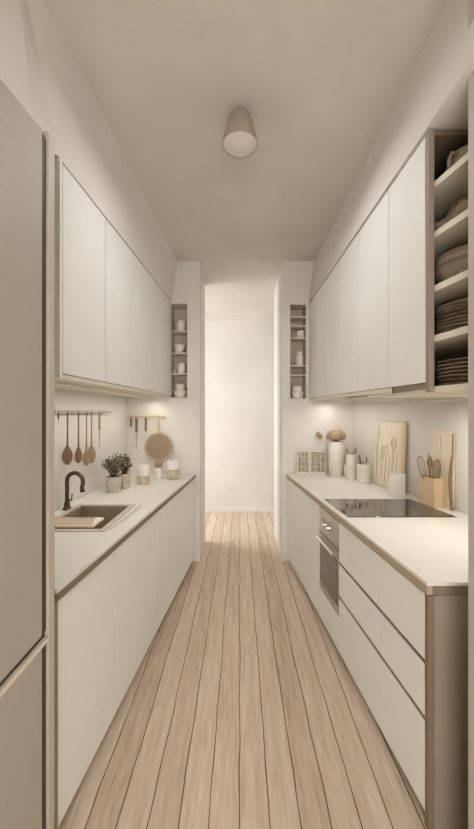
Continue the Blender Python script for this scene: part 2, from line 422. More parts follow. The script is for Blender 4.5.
# right wall cabinets
RU = [1.665, 2.08, 2.48, 2.84, 3.21, 3.575]
RU = [1.332] + RU
lab = ['white wall cabinet in the right upper row, next to the open plate shelf',
       'white wall cabinet in the right upper row, second from the open plate shelf',
       'white wall cabinet in the right upper row, third from the open plate shelf',
       'white wall cabinet in the right upper row, third from the end wall',
       'white wall cabinet in the right upper row, second from the end wall',
       'white wall cabinet in the right upper row, beside the right niche shelf']
for i in range(6):
    y0, y1 = RU[i], RU[i+1]
    r = thing('wall_cabinet', lab[i], 'cabinet', (.95, (y0+y1)/2, URb(y0)), 'wall cabinets of the right upper row')
    yb = y0+.0005
    if i > 0:
        bm = B(); quad(bm, [(.727, yb), (backR(y0), yb), (backR(y1), y1-.0005), (.727, y1-.0005)], [URb(y0)+.02]*2+[URb(y1)+.02]*2, [URt(y0)]*2+[URt(y1)]*2)
        new('body', bm, M['carc'], r)
        bm = B(); quad(bm, [(.707, yb), (backR(y0), yb), (backR(y1), y1-.0005), (.707, y1-.0005)], [URb(y0)]*2+[URb(y1)]*2, [URb(y0)+.019]*2+[URb(y1)+.019]*2)
        new('bottom_panel', bm, M['under'], r, bevel=.001)
    else:
        bm = B(); quad(bm, [(.7175, y0), (.7205, y0), (.7205, y1-.0005), (.7175, y1-.0005)], [URb(y0)+.02]*2+[URb(y1)+.02]*2, [URt(y0)]*2+[URt(y1)]*2)
        new('body', bm, M['carc'], r)
    bm = B(); slab(bm, UR, 1, y0+.003, y1-.003, lambda y: URb(y)+.022, lambda y: URt(y)-.012, .02 if i else .012); new('door', bm, M['door'], r, bevel=.0015)
    local(r)
# open plate shelf: its open end looks down the aisle
os_ = thing('open_shelf', 'dark open end shelf with five compartments of crockery at the top right', 'shelf', (1.0, 1.45, 1.58))
zs = [1.605, 1.796, 1.983, 2.185, 2.372]
bm = B(); box(bm, .706, .721, 1.308, 1.331, 1.585, 2.572); box(bm, .7212, .7265, 1.308, 1.64, 1.60, 2.566); new('side_panel', bm, M['endp'], os_, bevel=.001)
bm = B(); box(bm, .722, WR(1.66)-.005, 1.645, 1.662, 1.60, 2.566); new('back_panel', bm, M['shelfint'], os_)
bm = B(); box(bm, .7275, WR(1.3)-.02, 1.31, 1.644, 2.545, 2.566); new('top_panel', bm, M['shelfint'], os_)
for i, z in enumerate(zs):
    bm = B()
    quad(bm, [(.7275, 1.308), (.765, 1.13), (1.33, 1.13), (1.33, 1.644)], z-.024, z)
    quad(bm, [(.7275, 1.308), (1.33, 1.644), (1.2, 1.644), (.7275, 1.644)], z-.024, z)
    bmesh.ops.remove_doubles(bm, verts=bm.verts, dist=1e-5)
    new('shelf_board' if i else 'bottom_board', bm, M['under'], os_)
local(os_)
# extractor under the right cabinets
ex = thing('extractor_hood', 'slim pale extractor hood built in under the right wall cabinets above the cooktop', 'extractor hood', (.95, 2.33, URb(2.3)-.018))
bm = B(); quad(bm, [(-.19, -.26), (.21, -.26), (.19, .24), (-.19, .24)], -.004, .013); new('housing', bm, M['under'], ex, bevel=.003)
bm = B(); quad(bm, [(-.15, -.22), (.17, -.22), (.15, .20), (-.15, .20)], -.008, -.0045); new('filter', bm, M['steel'], ex, bevel=.001)

# right base run
RB = [1.262, 1.62, 2.143, 2.53, 3.05, 3.575]
CRd = lambda y: CR(y)+.012
dl = ['white three-drawer base unit at the near end of the right run, narrower of the two',
      'white three-drawer base unit of the right run, beside the oven, wider of the two']
for i in range(2):
    y0, y1 = RB[i], RB[i+1]
    r = base_unit('drawer_unit', dl[i], 'drawer unit', CRd, 1, y0, y1, backR, 'drawer units of the right run')
    for za, zb_ in ((.045, .372), (.392, .580), (.600, .842)):
        bm = B(); slab(bm, CRd, 1, y0+.0015+(.022 if i == 0 else 0), y1-.0015, za, zb_-(.0), .02)
        dr = new('drawer', bm, M['door'], r, bevel=.002)
        if zb_ < .8:
            bm = B(); slab(bm, CRd, 1, y0+.003+(.022 if i == 0 else 0), y1-.003, zb_+.001, zb_+.004, .012, .004); new('grip_rail', bm, M['edge2'], dr)
            dr.children[0].location = (0, 0, 0)
    if i == 0:
        bm = B(); quad(bm, [(CRd(y0)-.002, y0-.004), (CRd(y0)+.019, y0-.004), (CRd(y0)+.019, y0+.02), (CRd(y0)-.002, y0+.02)], 0, .848); new('corner_post', bm, M['edge'], r, bevel=.001)
        bm = B(); box(bm, CRd(y0)+.021, WR(y0)-.01, y0-.001, y0+.0005, 0, .848); new('end_panel', bm, M['endp'], r)
    local(r)
def ov_local(root): local(root)
# oven housing + oven
y0, y1 = RB[2], RB[3]
r = base_unit('oven_housing', 'white base housing carrying the built-in oven', 'cabinet', CRd, 1, y0, y1, backR, None)
bm = B(); slab(bm, CRd, 1, y0+.0015, y1-.0015, .045, .255, .02); new('plinth_front', bm, M['door'], r, bevel=.002)
local(r)
ov = thing('oven', 'built-in stainless steel oven with two knobs under the cooktop', 'oven', (CR(2.4)+.02, (y0+y1)/2, .262))
ya, yb = y0+.004, y1-.004
bm = B(); slab(bm, CRd, 1, ya+.018, yb-.018, .264, .84, .40, .036); new('body', bm, M['dark'], ov)
bm = B(); slab(bm, CRd, 1, ya, yb, .668, .840, .03); cp = new('control_panel', bm, M['steel'], ov, bevel=.002)
bm = B(); slab(bm, CRd, 1, ya, yb, .264, .660, .03, .0); dd = new('oven_door', bm, M['steel'], ov, bevel=.003)
bm = B(); slab(bm, CRd, 1, ya+.022, yb-.022, .315, .595, .004, -.0035); gl = new('door_glass', bm, M['glass'], dd, bevel=.001)
def along(y, off, z): return Vector((CRd(y)-off, y, z))
bm = B()
tube(bm, [along(ya+.02, .026, .628), along(yb-.02, .026, .628)], .012, 12)
tube(bm, [along(ya+.05, .001, .628), along(ya+.05, .026, .628)], .007, 8); tube(bm, [along(yb-.05, .001, .628), along(yb-.05, .026, .628)], .007, 8)
hd = smooth_angle(new('handle', bm, M['chrome'], dd), 50)
for yy, rr in ((ya+.15, .018), (ya+.225, .018)):
    bm = B(); tube(bm, [along(yy, .0005, .755), along(yy, .006, .755), along(yy, .0061, .755), along(yy, .026, .755)], [rr+.006, rr+.006, rr, rr*.85], 20)
    smooth_angle(new('knob', bm, M['chrome'], cp), 40)
bm = B(); slab(bm, CRd, 1, yb-.11, yb-.05, .735, .775, .003, -.0025); new('display', bm, M['hob'], cp)
local(ov)
rl = ['white base cabinet of the right run, directly beyond the oven', 'white base cabinet of the right run, against the end wall']
for i in (3, 4):
    y0, y1 = RB[i], RB[i+1]
    r = base_unit('base_cabinet', rl[i-3], 'cabinet', CRd, 1, y0, y1, backR, 'base cabinets of the right run')
    bm = B(); slab(bm, CRd, 1, y0+.003, y1-.003, .045, .842, .02); new('door', bm, M['door'], r, bevel=.0015)
    local(r)
wr = thing('worktop', 'long pale worktop with a tan edge on the right side, holding the cooktop', 'worktop', (.95, 2.4, .862))
bm = B()
ye = 3.577
P = [(CR(1.25), 1.25), (WR(1.25)-.004, 1.25), (WR(2.1)-.004, 2.1), (WR(ye)-.004, ye), (CR(ye), ye)]
vb = [bm.verts.new((x, y, .888)) for x, y in P]; vt = [bm.verts.new((x, y, .90)) for x, y in P]
bm.faces.new(vb[::-1]); bm.faces.new(vt)
for i in range(5): bm.faces.new((vb[i], vb[(i+1) % 5], vt[(i+1) % 5], vt[i]))
new('surface', bm, M['top'], wr)
bm = B(); slab(bm, CR, 1, 1.251, 3.577, .855, .8875, .02, .001); new('edge_band', bm, M['edge2'], wr)
bm = B(); box(bm, CR(1.25)+.022, WR(1.25)-.01, 1.251, 1.27, .855, .8875); new('end_band', bm, M['edge'], wr)
local(wr)
# cooktop
ck = thing('cooktop', 'black glass cooktop with a thin steel frame in the right worktop', 'cooktop', (.93, 2.25, .9005))
bm = B(); Q = [(CR(2.03)+.022, 2.03), (1.262, 2.03), (1.205, 2.47), (CR(2.47)+.022, 2.47)]
quad(bm, Q, .9005, .9045); new('frame', bm, M['chrome'], ck, bevel=.001)
bm = B(); Q2 = [(Q[0][0]+.007, 2.037), (Q[1][0]-.007, 2.037), (Q[2][0]-.007, 2.463), (Q[3][0]+.007, 2.463)]
quad(bm, Q2, .9046, .9065); gg = new('glass_panel', bm, M['hob'], ck, bevel=.001)
for cx, cy, rr in ((.78, 2.15, .07), (.76, 2.36, .055), (1.06, 2.15, .055), (1.03, 2.36, .07)):
    bm = B(); lathe(bm, [(rr-.0015, 0), (rr, 0), (rr, .0004), (rr-.0015, .0004), (rr-.0015, 0)], cx, cy, .9066, 40, False, False); new('zone_ring', bm, M['steel'], gg)
local(ck)

# ------------------------------------------------------------------ ceiling lamp and detector
lp = thing('ceiling_lamp', 'taupe conical ceiling lamp with an opal underside', 'lamp', (0, 1.82, 2.90))
bm = B(); lathe(bm, [(.024, .150), (.024, .170)], n=32); new('ceiling_rose', bm, M['dark'], lp)
bm = B(); lathe(bm, [(.091, .0), (.0915, .012), (.080, .06), (.060, .135), (.052, .148), (.042, .151), (.0, .151)], n=48, cap0=False); smooth_angle(new('lamp_shade', bm, M['lamp'], lp), 50)
bm = B(); lathe(bm, [(.0, -.026), (.045, -.021), (.075, -.010), (.0895, .002), (.0895, .010), (0, .010)], n=48); smooth_angle(new('diffuser', bm, M['diff'], lp), 50)
ld = bpy.data.lights.new('lamp_light', 'AREA'); ld.shape = 'DISK'; ld.size = 0.17; ld.energy = 5.5; ld.color = (.97, .985, 1)
lo = bpy.data.objects.new('lamp_light', ld); C.objects.link(lo); lo.parent = lp; lo.location = (0, 0, -.032)
sd = thing('smoke_detector', 'small round white detector on the ceiling beyond the lamp', 'smoke detector', (-.01, 2.88, 3.058))
bm = B(); lathe(bm, [(.0, 0), (.018, 0), (.024, .004), (.026, .0115)], n=28); smooth_angle(new('cover', bm, M['diff'], sd))
bm = B(); lathe(bm, [(0, -.003), (.007, -.003), (.007, -.0005), (0, -.0005)], n=16); new('sensor', bm, M['lamp'], sd)

# slim LED strips under the wall cabinets
def led(name, label, x, y0, y1, z, power):
    r = thing(name, label, 'light strip', (x, (y0+y1)/2, z))
    h = (y1-y0)/2
    bm = B(); box(bm, -.009, .009, -h, h, -.007, -.0005); new('profile', bm, M['cream'], r)
    d = bpy.data.lights.new('strip_light', 'AREA'); d.shape = 'RECTANGLE'; d.size = .012; d.size_y = 2*h; d.energy = power; d.color = (1, .95, .88)
    o = bpy.data.objects.new('strip_light', d); C.objects.link(o); o.parent = r; o.location = (0, 0, -.009)
led('light_strip', 'slim light strip under the left wall cabinets', -.86, 1.55, 3.5, ULb(1.5)-.001, 3)
led('light_strip', 'slim light strip under the right wall cabinets', .88, 2.62, 3.5, URb(2.6)-.001, 1.6)
led('light_strip', 'slim light strip under the open shelf end of the right wall cabinets', 1.08, 1.40, 2.02, 1.578, 3.0)

# ------------------------------------------------------------------ niche shelves
def niche_unit(name, label, N, shelves):
    x0, x1, z0, z1 = N
    r = thing(name, label, 'shelf', ((x0+x1)/2, YE+.1, z0))
    t = .006
    bm = B()
    box(bm, x0+.001, x0+t, YE+.001, YE+.196, z0+.001, z1-.001); box(bm, x1-t, x1-.001, YE+.001, YE+.196, z0+.001, z1-.001)
    box(bm, x0+t, x1-t, YE+.001, YE+.196, z0+.001, z0+t+.004); box(bm, x0+t, x1-t, YE+.001, YE+.196, z1-t, z1-.001)
    box(bm, x0+t, x1-t, YE+.186, YE+.196, z0+t+.004, z1-t)
    new('carcass', bm, M['niche'], r)
    for z in shelves:
        bm = B(); box(bm, x0+t+.0005, x1-t-.0005, YE+.002, YE+.185, z-.012, z); new('shelf_board', bm, M['under'], r, bevel=.001)
    local(r)
    return r
zp = lambda y, Y=YE: 1.5+(415-y)*Y/350
LS = [zp(373.8), zp(353), zp(331)]
niche_unit('niche_shelf', 'narrow four-tier niche shelf in the left end wall', NL, LS)
RS = [zp(375), zp(365.6), zp(338), zp(325.5), zp(316.5)]
niche_unit('niche_shelf', 'narrow six-tier niche shelf in the right end wall', NR, RS)

def lathed(name, label, cat, prof, loc, m, group=None, n=28, deg=45):
    bm = B(); lathe(bm, prof, n=n)
    o = smooth_angle(new(name, bm, m), deg); o.location = loc
    return tag(o, label, cat, group)
def vessel(r0, r1, r2, h, t=.004):              # foot, belly, lip radii
    return [(r0, 0), (r0+(r1-r0)*.7, h*.18), (r1, h*.45), (r1*.6+r2*.4, h*.8), (r2, h), (r2-t, h), (r1*.6+r2*.4-t, h*.8), (r1-t, h*.45), (r0, t*1.5), (0, t*1.5)]
def bowlp(r0, r1, h, t=.004):
    return [(r0, 0), (r0, .004), (r0+(r1-r0)*.6, h*.35), (r1*.95, h*.7), (r1, h), (r1-t, h), (r1*.95-t, h*.7), (r0+(r1-r0)*.55, h*.4), (r0*.8, t*2), (0, t*2)]
ny = YE+.07
def nx(px, Y=ny): return (px-240)*Y/350
g = 'white crockery in the niche shelves'
def handle_mug(name, label, prof, x, z, m, r, h, s=1):
    rt = thing(name, label, 'jug', (x, ny, z), g)
    bm = B(); lathe(bm, prof); smooth_angle(new('body', bm, m, rt))
    bm = B(); tube(bm, [(s*(r-.003), 0, h*.78), (s*(r+.016), 0, h*.72), (s*(r+.022), 0, h*.5), (s*(r+.014), 0, h*.3), (s*(r-.004), 0, h*.24)], .0045, 8); smooth_angle(new('handle', bm, m, rt))
handle_mug('jug', 'cream rounded jug in the top tier of the left niche shelf', vessel(.035, .052, .04, .115), nx(181), LS[2]+.0005, M['cream'], .047, .11, -1)
lathed('bowl', 'cream deep bowl in the second tier of the left niche shelf', 'bowl', bowlp(.03, .058, .085), (nx(179.5), ny, LS[1]+.0005), M['cream'], g)
lathed('vase', 'cream tall vase in the third tier of the left niche shelf', 'vase', vessel(.03, .044, .032, .115), (nx(181.5), ny-.012, LS[0]+.0005), M['cream'], g)
lathed('cup', 'small cream cup beside the vase in the left niche shelf', 'cup', vessel(.016, .02, .019, .05), (nx(174), ny+.06, LS[0]+.0005), M['cream'], g)
lathed('bowl', 'wide cream bowl at the bottom of the left niche shelf', 'bowl', bowlp(.045, .070, .068), (-.6245, ny, NL[2]+.0105), M['cream'], g)
lathed('pot', 'cream squat pot stacked on the wide bowl in the left niche shelf', 'pot', [(.03, 0), (.044, .003), (.046, .05), (.044, .066), (.01, .072), (0, .072)], (nx(180.5), ny, NL[2]+.079), M['cream'], g)
handle_mug('teapot', 'cream small teapot in the third tier of the right niche shelf', vessel(.03, .042, .03, .085), nx(300.5), RS[3-1]+.0005, M['cream'], .038, .08, -1)
lathed('jar', 'cream tall jar in the middle of the right niche shelf', 'jar', [(.036, 0), (.042, .01), (.043, .10), (.035, .12), (.03, .13), (.034, .135), (.034, .145), (0, .148)], (nx(299.5), ny, RS[1]+.0005), M['cream'], g)
lathed('bowl', 'wide cream bowl at the bottom of the right niche shelf', 'bowl', bowlp(.05, .066, .068), (nx(297.5), ny, NR[2]+.0105), M['cream'], g)
lathed('pot', 'cream squat pot stacked on the wide bowl in the right niche shelf', 'pot', [(.03, 0), (.050, .003), (.052, .045), (.048, .056), (.01, .06), (0, .06)], (nx(297), ny, NR[2]+.079), M['cream'], g)

# ------------------------------------------------------------------ crockery in the open shelf
px_, py_ = .915, 1.385
def plate(z, r, label, group, jit):
    return lathed('plate', label, 'plate', [(r*.55, 0), (r*.6, .002), (r, .013), (r, .016), (r*.62, .0065), (0, .0055)], (px_+jit[0], py_+jit[1], z), M['stone'] if random.random() < .6 else M['stoned'], group, n=40, deg=60)
ords = ['lowest', 'second', 'third', 'fourth', 'fifth', 'sixth', 'seventh', 'eighth', 'ninth']
for k in range(9):
    plate(zs[1]+.0006+k*.0145, .122-.0008*k*(1 if k % 2 else .3), ('lowest plate' if k == 0 else 'topmost plate' if k == 8 else ords[k]+' plate from the bottom')+' in the tall brown stack on the second shelf up', 'plates in the tall stack', (random.uniform(-.003, .003), random.uniform(-.003, .003)))
for k in range(7):
    plate(zs[0]+.0006+k*.0150, .122-.003*(k < 2), ('lowest plate' if k == 0 else 'topmost plate' if k == 6 else ords[k]+' plate from the bottom')+' in the short brown stack on the lowest shelf', 'plates in the short stack', (random.uniform(-.003, .003), random.uniform(-.003, .003)))
for k in range(4):
    lathed('bowl', ('lowest bowl' if k == 0 else 'topmost bowl' if k == 3 else ords[k]+' bowl from the bottom')+' of the nested brown stack on the middle shelf', 'bowl',
           bowlp(.06, .128, .092), (px_, py_, zs[2]+.0006+k*.0165), M['stoned'] if k % 2 else M['stone'], 'nested bowls on the middle shelf', n=40, deg=60)
# rumpled cloth bag
bm = B(); bmesh.ops.create_icosphere(bm, subdivisions=4, radius=1)
rr = random.Random(4)
for v in bm.verts:
    p = v.co.copy()
    f = 1+.10*math.sin(5*p.x+3*p.z+1)*math.cos(4*p.y)+.07*math.sin(9*p.y+6*p.x)
    q = Vector((p.x*.125*f, p.y*.12*f, (p.z*.5+.5)**.8*.15*f))
    if p.z < -.55: q.z = 0
    if p.x < -.3: q.z *= 1-.35*(-p.x-.3)
    v.co = q
zmin = min(v.co.z for v in bm.verts)
for v in bm.verts: v.co.z -= zmin
o = smooth_angle(new('cloth_bag', bm, M['linen']), 80); o.location = (px_, py_, zs[3]+.0006)
tag(o, 'rumpled beige cloth bag on the second shelf from the top', 'bag')
jg = thing('stoneware_pitcher', 'beige stoneware pitcher on the topmost open shelf', 'pitcher', (.90, 1.375, zs[4]+.0006))
bm = B(); lathe(bm, [(.06, 0), (.085, .02), (.095, .06), (.085, .10), (.07, .125), (.078, .14), (.073, .14), (.065, .125), (.08, .10), (.088, .06), (.06, .01), (0, .008)], n=32); smooth_angle(new('body', bm, M['stone'], jg), 60)
bm = B(); tube(bm, [(-.065, -.03, .125), (-.088, -.035, .128), (-.105, -.045, .10), (-.105, -.045, .06), (-.086, -.035, .04)], .007, 10); smooth_angle(new('handle', bm, M['stone'], jg))

# ------------------------------------------------------------------ rails and hanging tools, left wall
RX = WL+.042; RZ = 1.522
def rail(name, label, a, bpt, m, mounts):
    r = thing(name, label, 'rail', a)
    A = Vector(a); Bv = Vector(bpt)-A
    bm = B(); tube(bm, [(0, 0, 0), Bv], .0075 if m != M['wood_l'] else .009, 12); smooth_angle(new('bar', bm, m, r), 50)
    for p, q in mounts:
        bm = B(); tube(bm, [Vector(p)-A, Vector(q)-A], [.006, .005], 10); tube(bm, [Vector(q)-A-(Vector(q)-Vector(p)).normalized()*.004, Vector(q)-A], .012, 12); new('bracket', bm, m, r)
    return r
rail('utensil_rail', 'thin metal utensil rail on the left wall above the faucet', (RX, 2.10, RZ), (RX, 3.0, RZ), M['steel'],
     [((RX, 2.16, RZ), (WL+.0005, 2.16, RZ)), ((RX, 2.93, RZ), (WL+.0005, 2.93, RZ))])
EY = YE-.03; EZ = 1.482
rail('utensil_rail', 'thin wooden-toned utensil rail on the end wall beside the left corner', (WL+.012, EY, EZ), (-.755, EY, EZ), M['wood_l'],
     [((-1.06, EY, EZ), (-1.06, YE-.0005, EZ)), ((-.80, EY, EZ), (-.80, YE-.0005, EZ))])
def hookm(m, root, axis):
    bm = B()
    pts = []
    for k in range(9):
        a = PI*1.25*k/8 - .3
        pts.append(((.0085*math.cos(a)), .0, .0085*math.sin(a)))
    pts = pts[::-1]
    tube(bm, [(-x, 0, z) for x, _, z in pts][::-1]+[(.008, 0, -.018), (.004, 0, -.026), (-.004, 0, -.024)], .0022, 6)
    if axis == 'x':
        pass
    else:
        for v in bm.verts: v.co = Vector((v.co.y, -v.co.x, v.co.z))
    o = new('hook', bm, m, root); return o
def spoon(label, x, y, z, L, w, bl, m, axis='x', group='wooden spoons on the left rail', slot=False, tilt=0):
    r = thing('wooden_spoon', label, 'spoon', (x, y, z), group)
    bm = B()
    tube(bm, [(0, 0, -.012), (0, 0, -.03), (0, 0, -(L-bl)*.6), (0, 0, -(L-bl)-.01)], [.004, .0055, .0048, .0065], 10)
    # bowl: teardrop facing the room
    n = 18; rings = []
    for k in range(n+1):
        t_ = 1-(1-k/n)**1.5; zz = -(L-bl)-t_*bl
        ww = w/2*.86*(math.sin(PI/2*t_/.58)**1.1 if t_ < .58 else math.sqrt(max(0, 1-((t_-.58)/.42)**2)))
        ww = max(ww, .004)
        rings.append([bm.verts.new((.007*math.cos(a)-(.004 if math.cos(a) > 0 and .1 < t_ < .9 else 0), ww*math.sin(a), zz)) for a in [2*PI*j/14 for j in range(14)]])
    for a, c in zip(rings, rings[1:]):
        for j in range(14): bm.faces.new((a[j], a[(j+1) % 14], c[(j+1) % 14], c[j]))
    bm.faces.new(rings[0]); bm.faces.new(rings[-1][::-1])
    o = smooth_angle(new('spoon', bm, m, r), 60)
    hookm(M['dark'], r, axis)
    r.rotation_euler = (0, tilt, -.9) if axis == 'x' else (0, 0, -PI/2)
    return r
def ys(px, X=RX): return -X*350/(240-px)
spoon('long-handled wooden spoon with the broadest dark bowl, nearest the refrigerator on the left rail', RX, ys(67.5), RZ, .345, .074, .135, M['wood_d'])
spoon('narrow wooden spoon, second from the refrigerator on the left rail', RX, ys(78.5), RZ, .355, .060, .12, M['wood_d'])
spoon('thin-handled wooden spoon half hidden behind another, middle of the left rail', RX, ys(86.5), RZ, .39, .062, .12, M['wood'])
spoon('long pale wooden spoon overlapping its neighbour, right of the middle on the left rail', RX, ys(91.5), RZ, .385, .074, .145, M['wood'])
def knife(label, x, y, z, hl, bl, axis, m=M['wood'], group=None, w=.016, nm='knife'):
    r = thing(nm, label, nm.replace('_', ' '), (x, y, z), group)
    bm = B(); box(bm, -.006, .006, -w/2, w/2, -.02-hl, -.016); new('handle', bm, m, r, bevel=.004)
    if bl:
        bm = B(); quad(bm, [(-.0015, -w*.42), (.0015, -w*.42), (.0015, w*.42), (-.0015, w*.42)], -.021-hl, -.0211-hl)
        bm.free(); bm = B()
        hexa(bm, [(-.001, -.002, -.02-hl-bl), (.001, -.002, -.02-hl-bl), (.001, .001, -.02-hl-bl), (-.001, .001, -.02-hl-bl)],
                 [(-.0015, -w*.42, -.02-hl), (.0015, -w*.42, -.02-hl), (.0015, w*.42, -.02-hl), (-.0015, w*.42, -.02-hl)])
        new('blade', bm, M['steel'], r)
    hookm(M['dark'], r, axis)
    r.rotation_euler = (0, 0, -.9 if axis == 'x' else -PI/2)
    return r
knife('slim knife with a tan handle, far end of the left rail', RX, ys(99.5), RZ, .12, .15, 'x', M['wood'])
knife('tiny dark hanging peeler nearest the refrigerator on the left rail', RX, ys(58.5), RZ, .03, .03, 'x', M['dark'], w=.008, nm='peeler')
exx = lambda px: (px-240)*EY/350
knife('short brown pastry tool next to the corner on the end wall rail', exx(131), EY, EZ, .085, 0, 'y', M['wood_d'], w=.018, nm='pastry_tool')
knife('long dark-handled knife with a thin blade on the end wall rail', exx(136.5), EY, EZ, .14, .18, 'y', M['wood_d'], w=.024)
knife('short curved brown brush in the middle of the end wall rail', exx(145.8), EY, EZ, .13, 0, 'y', M['wood_d'], w=.02, nm='kitchen_brush')
tr = thing('rattan_trivet', 'round woven rattan trivet with a pale rim hanging by its handle on the end wall', 'trivet', (exx(157.5), EY-.008, EZ))
bm = B(); tube(bm, [(0, 0, -.02), (0, 0, -.06), (.004, 0, -.13), (.008, 0, -.18)], [.008, .011, .010, .008], 12); smooth_angle(new('handle', bm, M['wood_l'], tr), 50)
def disc(bm, c, r, t, n=44):
    A = [bm.verts.new((c[0]+r*math.cos(2*PI*k/n), c[1]-t/2, c[2]+r*math.sin(2*PI*k/n))) for k in range(n)]
    D = [bm.verts.new((c[0]+r*math.cos(2*PI*k/n), c[1]+t/2, c[2]+r*math.sin(2*PI*k/n))) for k in range(n)]
    bm.faces.new(A); bm.faces.new(D[::-1])
    for k in range(n): bm.faces.new((A[k], D[k], D[(k+1) % n], A[(k+1) % n]))
bm = B(); disc(bm, (.014, 0, -.305), .130, .012); new('woven_disc', bm, M['rattan'], tr, bevel=.003)
bm = B(); tube(bm, [(.014+.134*math.cos(2*PI*k/48), 0, -.305+.134*math.sin(2*PI*k/48)) for k in range(49)], .0085, 10); smooth_angle(new('rim', bm, M['rope'], tr), 60)
hookm(M['dark'], tr, 'y')

# ------------------------------------------------------------------ left worktop objects
def potted(label, x, y, r, h, m, seed, fr_, fh):
    rnd = random.Random(seed)
    t_ = thing('potted_plant', label, 'plant', (x, y, .9005), 'potted herbs on the left worktop')
    bm = B(); lathe(bm, [(r*.9, 0), (r*.94, .004), (r, h*.6), (r, h), (r-.005, h), (r-.006, h-.02), (0, h-.02)], n=32); smooth_angle(new('pot', bm, m, t_), 40)
    bm = B(); lathe(bm, [(r-.008, h-.019), (r*.5, h-.013), (0, h-.011)], n=24); new('soil', bm, M['soil'], t_)
    st, lf = B(), B()
    for k in range(60):
        a = rnd.uniform(0, 2*PI); sp = rnd.uniform(.1, 1)**.7*fr_; hh = rnd.uniform(.45, 1)*fh*(1-.35*(sp/fr_)**2)
        p0 = Vector((math.cos(a)*r*.4*rnd.random(), math.sin(a)*r*.4*rnd.random(), h-.02)); p2 = Vector((math.cos(a)*sp, math.sin(a)*sp, h+hh))
        p1 = (p0+p2)/2+Vector((0, 0, .02)); tube(st, [p0, p1, p2], .0011, 5)
        for q in range(10):
            tt = .25+.75*(q+1)/10; c = p0.lerp(p1, tt*2) if tt < .5 else p1.lerp(p2, tt*2-1)
            d = Vector((rnd.uniform(-1, 1), rnd.uniform(-1, 1), rnd.uniform(-.1, 1))).normalized(); L_ = rnd.uniform(.016, .028); W_ = L_*.34
            s = d.cross(Vector((rnd.random(), rnd.random(), .3))).normalized(); nrm = d.cross(s)*.0025
            vs_ = [lf.verts.new(v) for v in (c, c+d*L_*.5+s*W_+nrm, c+d*L_, c+d*L_*.5-s*W_+nrm)]
            lf.faces.new(vs_)
    new('stems', st, M['stem'], t_); new('foliage', lf, M['leaf'], t_)
potted('bushy herb in the larger round pale pot, nearer the sink', -.985, 2.73, .060, .118, M['concrete'], 3, .088, .18)
potted('bushy herb in the smaller grey-beige pot, behind the larger potted herb', -.945, 2.865, .046, .118, M['stone'], 5, .062, .17)
cn = thing('canister', 'pale canister with a brown lower band, between the herbs and the rattan trivet', 'canister', (-.842, 3.04, .9005), 'canisters on the left worktop')
bm = B(); lathe(bm, [(.048, 0), (.052, .004), (.052, .063), (.048, .066), (0, .066)], n=32); smooth_angle(new('lower_cup', bm, M['stone'], cn))
bm = B(); lathe(bm, [(.046, .0665), (.053, .07), (.053, .165), (.050, .17), (.046, .168), (.046, .10), (0, .10)], n=32); smooth_angle(new('upper_cup', bm, M['cream'], cn))
cn = thing('glass_jar', 'narrow tall jar with a brown neck, below the rattan trivet', 'jar', (-.765, 3.28, .9005), 'canisters on the left worktop')
bm = B(); lathe(bm, [(.032, 0), (.036, .004), (.037, .095), (.033, .105), (0, .105)], n=32); smooth_angle(new('jar', bm, M['cream'], cn))
bm = B(); lathe(bm, [(.033, .1055), (.035, .108), (.036, .15), (.033, .156), (0, .157)], n=32); smooth_angle(new('lid', bm, M['wood'], cn))
lathed('storage_bowl', 'lower of the two round cream bowls stacked at the far end of the left worktop', 'bowl', [(.045, 0), (.056, .006), (.062, .03), (.062, .078), (.058, .083), (0, .083)], (-.63, 3.29, .9005), M['stone'], 'stacked cream bowls', 36)
lathed('storage_bowl', 'upper of the two round cream bowls stacked at the far end of the left worktop', 'bowl', [(.05, 0), (.061, .005), (.063, .03), (.061, .078), (.057, .083), (.052, .08), (.05, .04), (0, .035)], (-.63, 3.29, .984), M['cream'], 'stacked cream bowls', 36)

# ------------------------------------------------------------------ right worktop objects
# framed prints
def print_mat(name, seed, sc):
    m = bpy.data.materials.new(name); m.use_nodes = True; nt = m.node_tree; N = nt.nodes; L = nt.links; b = N['Principled BSDF']
    tc = N.new('ShaderNodeTexCoord'); mp = N.new('ShaderNodeMapping'); mp.inputs['Location'].default_value = (seed, 0, 0); L.new(tc.outputs['Object'], mp.inputs[0])
    nz = N.new('ShaderNodeTexNoise'); nz.inputs['Scale'].default_value = sc; nz.inputs['Detail'].default_value = 3; L.new(mp.outputs[0], nz.inputs[0])
    cr = N.new('ShaderNodeValToRGB'); e = cr.color_ramp.elements
    e[0].position = .38; e[0].color = lin((132, 130, 108)); e[1].position = .6; e[1].color = lin((192, 184, 162))
    x = e.new(.5); x.color = lin((160, 154, 128))
    L.new(nz.outputs[0], cr.inputs[0]); L.new(cr.outputs[0], b.inputs[0]); b.inputs['Roughness'].default_value = .4
    return m
